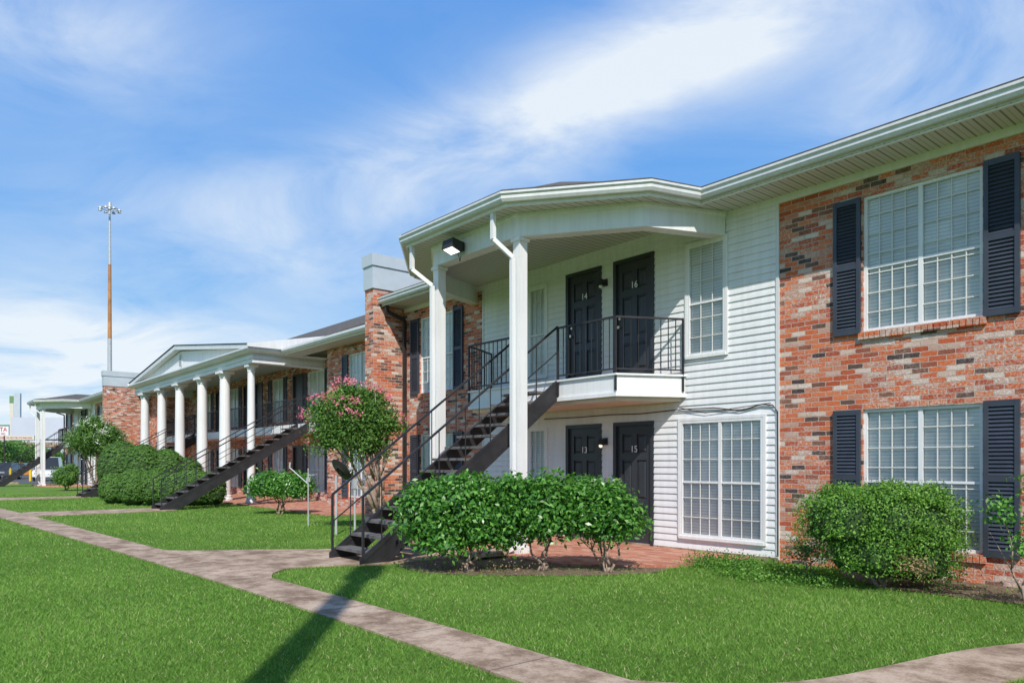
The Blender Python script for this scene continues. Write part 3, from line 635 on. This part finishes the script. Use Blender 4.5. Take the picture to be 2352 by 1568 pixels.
shrub('shrub',-6.57,7.08,'right glossy green shrub of three, before door 15, with open woody stems',[T(-.05,.80,.36,.26),T(-.25,.86,.28,.22),T(.22,.68,.27,.24),T(.05,.55,.26,.18)]+sprigs(5,.35,.92,1.08),9500,.074,M['leaf'],[(-.25,-.1,.6),(.25,.2,.6),(0,.1,.7),(.2,-.2,.5),(-.1,-.2,.5)],.02,ck=.42,clump=.085,inner=.15,per=16,rmin=.7,rmax=1.12)
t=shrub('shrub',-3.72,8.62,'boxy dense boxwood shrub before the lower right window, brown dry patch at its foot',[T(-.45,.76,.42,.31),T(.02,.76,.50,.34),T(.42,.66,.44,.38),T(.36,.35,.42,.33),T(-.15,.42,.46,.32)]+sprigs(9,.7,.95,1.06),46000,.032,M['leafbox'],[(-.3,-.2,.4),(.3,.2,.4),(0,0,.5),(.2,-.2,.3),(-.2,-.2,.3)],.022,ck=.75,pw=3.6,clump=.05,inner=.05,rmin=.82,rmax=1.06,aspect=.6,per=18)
foliage('dry_leaves',t,M['leafdry'],[(-3.35,8.42,.24,.25,.12,.15)],700,.03,clump=.05)
shrub('shrub',-4.75,8.95,'small loose dark shrub at the left foot of the boxy boxwood',[(0,0,.35,.2,.2,.2),(-.12,-.05,.25,.15,.15,.12)],1300,.035,M['leafdark'],[(-.1,0,.35),(.15,0,.4),(0,.05,.5)],.009,clump=.06)
shrub('shrub',-2.22,8.45,'sparse leggy shrub cut by the right edge of the photo',[T(-.28,.88,.14,.07),T(-.1,.62,.14,.09),T(.1,1.12,.2,.16),T(.2,.6,.22,.2),T(-.38,.98,.09,.05)],1300,.055,M['leaf'],[(-.25,-.25,.95),(-.15,-.1,.7),(.1,.1,1.2),(.2,.1,.8),(.1,-.05,.6)],.011,clump=.06)
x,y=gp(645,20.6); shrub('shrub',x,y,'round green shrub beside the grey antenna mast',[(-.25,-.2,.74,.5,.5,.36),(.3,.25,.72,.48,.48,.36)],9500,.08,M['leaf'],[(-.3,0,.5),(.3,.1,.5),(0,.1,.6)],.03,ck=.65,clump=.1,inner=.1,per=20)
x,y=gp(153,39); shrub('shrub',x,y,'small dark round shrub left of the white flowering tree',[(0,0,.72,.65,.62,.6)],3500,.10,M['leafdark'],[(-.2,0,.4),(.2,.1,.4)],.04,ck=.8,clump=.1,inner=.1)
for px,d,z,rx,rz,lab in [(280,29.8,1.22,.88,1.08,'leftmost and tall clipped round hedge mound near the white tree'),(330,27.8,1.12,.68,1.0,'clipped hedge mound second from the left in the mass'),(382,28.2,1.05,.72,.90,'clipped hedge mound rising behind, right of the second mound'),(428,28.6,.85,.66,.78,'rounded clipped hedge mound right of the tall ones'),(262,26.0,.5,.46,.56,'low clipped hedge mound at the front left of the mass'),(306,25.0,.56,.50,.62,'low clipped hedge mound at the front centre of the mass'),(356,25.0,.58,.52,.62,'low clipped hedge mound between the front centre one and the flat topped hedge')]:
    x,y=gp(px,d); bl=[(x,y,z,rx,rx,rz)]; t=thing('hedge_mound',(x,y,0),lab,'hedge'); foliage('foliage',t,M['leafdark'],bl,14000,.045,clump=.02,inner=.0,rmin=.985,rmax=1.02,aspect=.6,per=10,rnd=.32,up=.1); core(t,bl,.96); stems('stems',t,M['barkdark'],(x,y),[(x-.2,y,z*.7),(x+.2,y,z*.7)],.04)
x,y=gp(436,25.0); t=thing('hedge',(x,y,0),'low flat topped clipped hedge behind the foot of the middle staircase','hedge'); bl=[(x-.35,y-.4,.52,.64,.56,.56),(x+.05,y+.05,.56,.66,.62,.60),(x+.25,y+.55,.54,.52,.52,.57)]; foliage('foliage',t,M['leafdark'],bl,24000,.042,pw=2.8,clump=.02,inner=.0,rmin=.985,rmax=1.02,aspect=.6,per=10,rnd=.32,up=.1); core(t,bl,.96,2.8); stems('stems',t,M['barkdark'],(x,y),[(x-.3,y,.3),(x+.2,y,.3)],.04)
bx,by=-13.55,7.85
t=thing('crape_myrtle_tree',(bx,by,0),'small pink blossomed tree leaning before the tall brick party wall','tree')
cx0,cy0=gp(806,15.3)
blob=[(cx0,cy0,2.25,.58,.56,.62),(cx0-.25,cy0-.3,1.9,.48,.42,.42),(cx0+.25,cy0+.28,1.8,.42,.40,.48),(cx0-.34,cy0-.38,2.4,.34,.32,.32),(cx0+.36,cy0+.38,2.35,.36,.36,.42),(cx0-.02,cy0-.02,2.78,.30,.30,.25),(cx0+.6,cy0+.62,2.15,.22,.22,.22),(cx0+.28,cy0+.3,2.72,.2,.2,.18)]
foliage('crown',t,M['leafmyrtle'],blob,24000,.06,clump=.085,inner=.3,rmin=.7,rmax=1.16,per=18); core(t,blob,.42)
tips=[(c[0]+random.uniform(-.15,.15),c[1],c[2]) for c in blob]
stems('trunk',t,M['bark'],(bx,by),tips,.045,wob=.07)
fb=[(cx0-.05,cy0-.08,3.02,.32,.3,.14),(cx0+.32,cy0+.3,2.92,.25,.22,.12),(cx0-.45,cy0-.5,2.7,.25,.22,.16),(cx0-.62,cy0-.72,2.35,.14,.14,.2),(cx0-.5,cy0-.6,1.95,.16,.14,.2),(cx0+.72,cy0+.7,2.3,.16,.14,.14),(cx0+.1,cy0-.2,2.5,.5,.3,.3),(cx0+.55,cy0+.55,2.75,.14,.14,.1)]
foliage('blossoms',t,M['pink'],fb,2000,.045,clump=.045,inner=0,per=20,rmin=.8)
x,y=gp(222,33); t=thing('crape_myrtle_tree',(x,y,0),'white blossomed tree standing left of the hedge mounds','tree')
blob=[(x,y,2.5,1.0,1.0,.75),(x-.5,y-.4,2.1,.75,.7,.55),(x+.6,y+.4,2.2,.7,.7,.55),(x,y,3.1,.55,.5,.4),(x-.8,y-.6,2.5,.4,.4,.35),(x+.7,y+.6,2.6,.4,.4,.3)]
foliage('crown',t,M['leafmyrtle'],blob,13000,.10,clump=.14,inner=.3,rmin=.7); stems('trunk',t,M['bark'],(x,y),[(c[0],c[1],c[2]) for c in blob],.06)
foliage('blossoms',t,M['blossom'],[(c[0],c[1]-.05,c[2]+.1,c[3]*1.05,c[4]*1.05,c[5]*1.05) for c in blob],1100,.08,clump=.07,inner=0,per=14,rmin=.95)
g=foliage('ground_cover',None,M['leafbox'],[(-5.5,8.7,.02,.75,.35,.07),(-5.0,8.1,.01,.6,.3,.04),(-6.0,8.6,.02,.3,.4,.06),(-4.4,8.2,.01,.5,.2,.03)],9000,.03,clump=.09,inner=.5,aspect=.7); tag(g,'low leafy ground cover creeping along the brick wall base','ground cover',kind='stuff')
g=foliage('leaf_litter',None,M['leafdry'],[(-7.6,6.1,.0,.9,.7,.01),(-3.0,8.6,.0,1.,.3,.01)],900,.035,clump=.15,inner=.6); tag(g,'dry brown leaves scattered on the soil under the shrubs','leaf litter',kind='stuff')
s=MB(); s.add([(-8.9,6.5,.04),(-8.5,6.5,.04),(-8.5,7.1,.04),(-8.9,7.1,.04),(-8.86,6.5,.07),(-8.54,6.5,.07),(-8.5,7.1,.13),(-8.9,7.1,.13)],[(0,3,2,1),(4,5,6,7),(0,1,5,4),(1,2,6,5),(2,3,7,6),(3,0,4,7)]); tag(s.build('splash_block',M['concrete']),'grey concrete splash block under the middle porch column downspout','splash block')
def dish(px,d,h,rad,az,label,dark):
    x,y=gp(px,d); t=thing('satellite_dish',(x,y,0),label,'satellite dish')
    MB().tube((x,y,0),(x,y,h),.025,.025,8).build('mast',M['steel'],t)
    n=Vector((math.cos(az)*.8,math.sin(az)*.8,.6)).normalized(); u=n.cross(Vector((0,0,1))).normalized(); w=u.cross(n); c=Vector((x,y,h))+n*.1
    m=MB(); K=18; vs=[c]
    for rr in (.35,.7,1.0):
        for i in range(K): t_=2*math.pi*i/K; vs.append(c+(u*math.cos(t_)+w*math.sin(t_)*1.1)*rad*rr+n*(rr*rr*.25*rad))
    fs=[(0,1+i,1+(i+1)%K) for i in range(K)]
    for j in range(2): fs+=[(1+j*K+i,1+j*K+(i+1)%K,1+(j+1)*K+(i+1)%K,1+(j+1)*K+i) for i in range(K)]
    m.add(vs,fs); m.build('reflector',M['darkpipe'] if dark else M['steel'],t,smooth=True)
    e=c+n*rad*1.1-w*rad*.5; m=MB(); m.tube(c-w*rad*1.0,e,.015,.015,6); m.build('feed_arm',M['steel'],t); MB().tube(e,e+(c-e).normalized()*.1,.03,.04,8).build('feed_horn',M['steel'],t)
dish(772,14.6,1.18,.25,R(95),'dark satellite dish on a post beside the nearest staircase',True)
x,y=gp(708,16.6); t=thing('antenna_mast',(x,y,0),'thin grey antenna mast with slanted arm between the two lower shrubs','antenna')
MB().tube((x,y,0),(x,y,1.3),.016).build('mast',M['steel'],t); m=MB(); m.tube((x,y,.95),(x-.36,y-.28,1.32),.011); m.tube((x,y,1.15),(x+.15,y+.15,1.16),.011); m.tube((x-.36,y-.28,1.30),(x-.35,y-.27,1.44),.02); m.build('arm',M['steel'],t); MB().box(x-.04,x+.04,y-.03,y+.03,1.0,1.10).build('bracket',M['steel'],t)
x,y=gp(815,13.6); t=thing('metal_post',(x,y,0),'thin galvanised post standing left of the foot of the nearest staircase','post'); MB().tube((x,y,0),(x,y,1.1),.02).build('mast',M['steel'],t); MB().box(x-.035,x+.035,y-.03,y+.03,.95,1.12).build('cap_box',M['steel'],t)
# ================= tall light mast =================
x,y=gp(252,110); zt=H+(HY-470)/F*110; t=thing('high_mast_light',(x,y,0),'very tall rusty high mast light with a ring of lamps against the sky','high mast light')
MB().tube((x,y,0),(x,y,20),.36,.3,12).build('pole',M['steel'],t); MB().tube((x,y,15.8),(x,y,31),.31,.22,12).build('rusty_section',M['rust'],t); MB().tube((x,y,31),(x,y,zt),.21,.13,12).build('upper_pole',M['steel'],t)
m=MB(); K=16
for i in range(K):
    a0,a1=2*math.pi*i/K,2*math.pi*(i+1)/K; m.tube((x+1.1*math.cos(a0),y+1.1*math.sin(a0),zt-.6),(x+1.1*math.cos(a1),y+1.1*math.sin(a1),zt-.6),.07)
for i in range(4): a0=math.pi/2*i; m.tube((x,y,zt-.3),(x+1.1*math.cos(a0),y+1.1*math.sin(a0),zt-.6),.05)
m.tube((x,y,zt-.7),(x,y,zt+.3),.3,.2,10); m.build('lamp_ring',M['steel'],t)
for i in range(8):
    a0=2*math.pi*i/8+.2; c=(x+1.35*math.cos(a0),y+1.35*math.sin(a0)); MB().lathe((c[0],c[1],zt-.9),[(.28,0),(.26,.1),(.14,.24),(.08,.32)],10).build('luminaire',M['steel'],t)
# ================= far left =================
rz=math.atan2(CFY,CFX)-math.pi/2
RX,RY=CRX,CRY
def obox(m,x,y,u0,u1,w0,w1,z0,z1):
    P=[(x+RX*u+CFX*w,y+RY*u+CFY*w) for u,w in ((u0,w0),(u1,w0),(u1,w1),(u0,w1))]; return m.prism(P,z0,z1)
x,y=gp(88,140); t=thing('billboard',(x,y,0),'blank pale billboard on a post beyond the farthest porch','billboard')
k=140/F; zb=H+(HY-1008)*k; zt2=H+(HY-958)*k
obox(MB(),x,y,-5.2,5.2,0,.4,zb,zt2).build('panel',M['boardface'],t); obox(MB(),x,y,-5.4,5.4,-.06,.5,zb-.25,zb-.02).build('frame',M['darkpipe'],t); MB().tube((x+.5*CFX,y+.5*CFY,0),(x+.5*CFX,y+.5*CFY,zb),.4).build('post',M['darkpipe'],t)
x,y=gp(34,170); k=170/F; t=thing('pylon_sign',(x,y,0),'tall cream pylon sign with green top at the left edge','sign')
obox(MB(),x,y,-1.2,-.3,0,.5,0,H+(HY-907)*k).build('pillar',M['signcream'],t); obox(MB(),x,y,-.28,1.2,0,.5,0,H+(HY-903)*k).build('panel',M['parapet'],t); obox(MB(),x,y,-1.2,-.3,-.06,.55,H+(HY-925)*k,H+(HY-909)*k).build('green_band',M['signgreen'],t)
x,y=gp(10,88); k=88/F; t=thing('restaurant_sign',(x,y,0),'restaurant sign with red letters and phone number strip at the left edge','sign')
z=lambda py:H+(HY-py)*k
obox(MB(),x,y,-1.2,.5,0,.2,z(999),z(975)).build('panel',M['white'],t); MB().tube((x,y,0),(x,y,z(1000)),.07).build('post',M['darkpipe'],t)
obox(MB(),x,y,-1.2,3.55,.0,.2,z(1010),z(1000)).build('phone_strip',M['signcream'],t); obox(MB(),x,y,-1.2,.5,-.03,.0,z(978),z(975)).build('green_band',M['signgreen'],t)
def st(body,size,u,zz,mat): textmesh('lettering',body,size,(x+RX*u-CFX*.04,y+RY*u-CFY*.04,zz),mat,t,rz)
st('TA',.7,-.1,z(986),M['red']); st('100%',.28,-.15,z(995.5),M['red']); st('ORDERS TO GO TEL:713-946-2225',.28,1.2,z(1005),M['red'])
x,y=gp(60,210); k=210/F; t=thing('overpass',(x,y,0),'long pale concrete highway overpass in the far distance','bridge')
obox(MB(),x,y,-90,34,0,9,H+(HY-1026)*k,H+(HY-1015)*k).build('deck',M['concrete'],t)
for u in (-30,-12,6,24): obox(MB(),x,y,u-.7,u+.7,3,5,0,H+(HY-1026)*k-.02).build('pier',M['concrete'],t)
labs=['distant tree furthest left behind the signs','distant tree under the billboard, left one','distant tree under the billboard, right one','distant low tree behind the far staircase','distant tree behind the parked vehicles','distant tree beside the far porch column']
for i,(px,d,hh,rr) in enumerate([(8,95,4.4,2.6),(35,100,4.8,2.8),(62,105,4.2,2.6),(90,110,3.6,2.6),(-25,90,4.5,3),(125,112,3.4,2.6)]):
    x,y=gp(px,d); t=thing('distant_tree',(x,y,0),labs[i],'tree'); foliage('crown',t,M['leafdark'],[(x,y,hh*.62,rr,rr,hh*.36),(x-rr*.5,y,hh*.5,rr*.6,rr*.6,hh*.3),(x+rr*.6,y,hh*.55,rr*.6,rr*.6,hh*.3)],2600,.35,clump=.4,inner=.3,rmin=.75); stems('trunk',t,M['barkdark'],(x,y),[(x-.5,y,hh*.6),(x+.6,y,hh*.6)],.18)
def car(px,d,rot,mat,label,van=False):
    x,y=gp(px,d); t=thing('parked_car',(x,y,0),label,'car'); W=.9; L=2.25; hb=.85 if not van else .95; ht=1.5 if not van else 1.95
    ca,sa=math.cos(rot),math.sin(rot)
    def tr(m): m.v=[(x+a*ca-b*sa,y+a*sa+b*ca,c) for a,b,c in m.v]; return m
    prof=[(-L,.35),(-L,.75),(-L+.1,hb),(L-1.1,hb),(L-.15,hb-.14),(L,.6),(L,.35)]
    m=MB(); m.prismy(prof,-W,W); tr(m).build('body',mat,t)
    c=[(-L+.25,hb),(-L+.5,ht),(.5,ht),(1.25,hb)] if van else [(-L+.35,hb),(-L+.95,ht),(.35,ht),(1.15,hb)]
    m=MB(); vs=[(a,-W*(.98 if z_==hb else .8),z_) for a,z_ in c]+[(a,W*(.98 if z_==hb else .8),z_) for a,z_ in c]; m.add(vs,[(0,1,2,3),(7,6,5,4),(0,4,5,1),(1,5,6,2),(2,6,7,3)]); tr(m).build('cabin',M['darkglass'],t)
    m=MB(); m.box(c[1][0],c[2][0],-W*.8,W*.8,ht-.02,ht+.03); tr(m).build('roof',mat,t)
    for sx in (-1.4,1.4):
        for sy in (-1,1): m=MB(); m.tube((sx,sy*(W-.2),.33),(sx,sy*(W+.01),.33),.33,.33,16); w=tr(m).build('wheel',M['tyre'],t); m=MB(); m.tube((sx,sy*W,.33),(sx,sy*(W+.02),.33),.2,.18,12); tr(m).build('rim',M['steel'],w)
    for sy in (-1,1): m=MB(); m.box(L-.06,L+.01,sy*.62-.16,sy*.62+.16,.6,.72); tr(m).build('headlight',M['steel'],t)
    return t
car(112,62,-.25,M['carwhite'],'white parked vehicle beyond the farthest staircase',True)
car(48,72,1.2,M['cargold'],'gold parked car at the far left behind the farthest stairs')
car(8,66,-.4,M['cardark'],'dark parked car at the left edge of the lot')
for i,(px,d) in enumerate([(70,60),(24,58)]):
    x,y=gp(px,d); m=MB(); m.lathe((x,y,0),[(.1,0),(.1,1.0),(.06,1.06),(.01,1.08)],12); tag(m.build('bollard',M['yellow']),['right yellow bollard by the parking lot','left yellow bollard by the parking lot'][i],'bollard')
x,y=1.0,-2.3; t=thing('utility_pole',(x,y,0),'tall pole behind the viewer whose long shadow falls across the path','pole')
MB().tube((x,y,0),(x,y,12.0),.17,.13,14).build('pole',M['barkdark'],t); MB().tube((x,y,11.3),(x,y,12.3),.22,.22,14).build('transformer',M['steel'],t)
# ================= light, sky, camera =================
S=Vector((.806*math.cos(R(45)),-.593*math.cos(R(45)),math.sin(R(45))))
l=bpy.data.lights.new('sun','SUN'); l.energy=4.8; l.angle=R(.5); l.color=(1,.955,.88); lo=bpy.data.objects.new('sun',l); COL.objects.link(lo); lo.rotation_euler=S.to_track_quat('Z','Y').to_euler(); lo.location=(20,-20,30)
w=bpy.data.worlds.new('World'); SC.world=w; w.use_nodes=True; nt=w.node_tree; bg=nt.nodes['Background']
sky=N(nt,'ShaderNodeTexSky',sky_type='NISHITA'); sky.sun_disc=False; sky.sun_elevation=R(45); sky.sun_rotation=R(126.3); sky.air_density=1.0; sky.dust_density=.6; sky.ozone_density=2.5
tc=N(nt,'ShaderNodeTexCoord'); gen=tc.outputs['Generated']
def dot(v):
    d=N(nt,'ShaderNodeVectorMath',operation='DOT_PRODUCT'); nt.links.new(gen,d.inputs[0]); d.inputs[1].default_value=v; return d.outputs['Value']
sR=dot((CRX,CRY,0)); sF=dot((CFX,CFY,0)); sZ=dot((0,0,1))
grad=ramp(nt,sZ,[(0,(.56,.78,.94)),(.12,(.33,.60,.92)),(.3,(.155,.42,.88)),(.55,(.10,.33,.83)),(1,(.09,.24,.60))])
grad=mix(nt,1.0,grad,(6.7,6.7,6.7),'MULTIPLY')
base=mix(nt,.9,sky.outputs[0],grad)
den=math_(nt,'ADD',math_(nt,'MAXIMUM',sZ,0),.25)
cu=math_(nt,'DIVIDE',sR,den); cv=math_(nt,'DIVIDE',sF,den)
cb=N(nt,'ShaderNodeCombineXYZ'); nt.links.new(math_(nt,'ADD',math_(nt,'MULTIPLY',cu,.9),math_(nt,'MULTIPLY',cv,.4)),cb.inputs[0]); nt.links.new(math_(nt,'SUBTRACT',math_(nt,'MULTIPLY',cv,1.2),math_(nt,'MULTIPLY',cu,.3)),cb.inputs[1])
n1=N(nt,'ShaderNodeTexNoise'); n1.inputs['Scale'].default_value=2.2; n1.inputs['Detail'].default_value=14; n1.inputs['Roughness'].default_value=.60; n1.inputs['Distortion'].default_value=.7; nt.links.new(cb.outputs[0],n1.inputs['Vector'])
tot=None
def upix(px,py):
    a=(px-CX)/F; b_=(HY-py)/F; v=Vector((a,1,b_)).normalized(); return v.x,v.z
for px,py,wd_,ht_,tilt,st_ in [(1450,180,540,120,.34,.9),(650,500,420,100,.12,.6),(150,790,500,115,.02,1.2),(2180,150,280,160,.5,.65),(130,70,300,110,.2,.6),(950,330,320,70,.25,.5),(60,920,320,110,0,1.1),(1800,30,320,100,.2,.55),(800,620,400,60,.05,.4)]:
    s0,z0_=upix(px,py); ww=wd_/F*.9; hh=ht_/F*.9
    a=math_(nt,'SUBTRACT',sR,s0); b_=math_(nt,'SUBTRACT',sZ,z0_); ct,sn=math.cos(tilt),math.sin(tilt)
    u=math_(nt,'ADD',math_(nt,'MULTIPLY',a,ct/ww),math_(nt,'MULTIPLY',b_,sn/ww)); v=math_(nt,'SUBTRACT',math_(nt,'MULTIPLY',b_,ct/hh),math_(nt,'MULTIPLY',a,sn/hh))
    r2=math_(nt,'ADD',math_(nt,'MULTIPLY',u,u),math_(nt,'MULTIPLY',v,v)); e=math_(nt,'MULTIPLY',math_(nt,'EXPONENT',math_(nt,'MULTIPLY',r2,-1.1)),st_)
    tot=e if tot is None else math_(nt,'ADD',tot,e)
nn=math_(nt,'MULTIPLY_ADD',n1.outputs['Fac'],2.5,-.65); nn=math_(nt,'MAXIMUM',nn,0)
cl=math_(nt,'MULTIPLY',nn,math_(nt,'ADD',tot,.10)); cl=math_(nt,'MULTIPLY',cl,.95); cl=math_(nt,'MINIMUM',cl,.88)
skyc=mix(nt,cl,base,(5.9,6.3,6.6))
nt.links.new(skyc,bg.inputs[0]); bg.inputs[1].default_value=.15
cam=bpy.data.cameras.new('camera'); co=bpy.data.objects.new('camera',cam); COL.objects.link(co); SC.camera=co
co.location=(0,0,H); co.rotation_euler=(R(90),0,rz)
cam.sensor_width=36; cam.lens=F/2352*36; cam.shift_y=(HY-784)/2352; cam.clip_end=6000; cam.clip_start=.05
SC.view_settings.view_transform='Standard'; SC.view_settings.look='None'; SC.view_settings.exposure=0
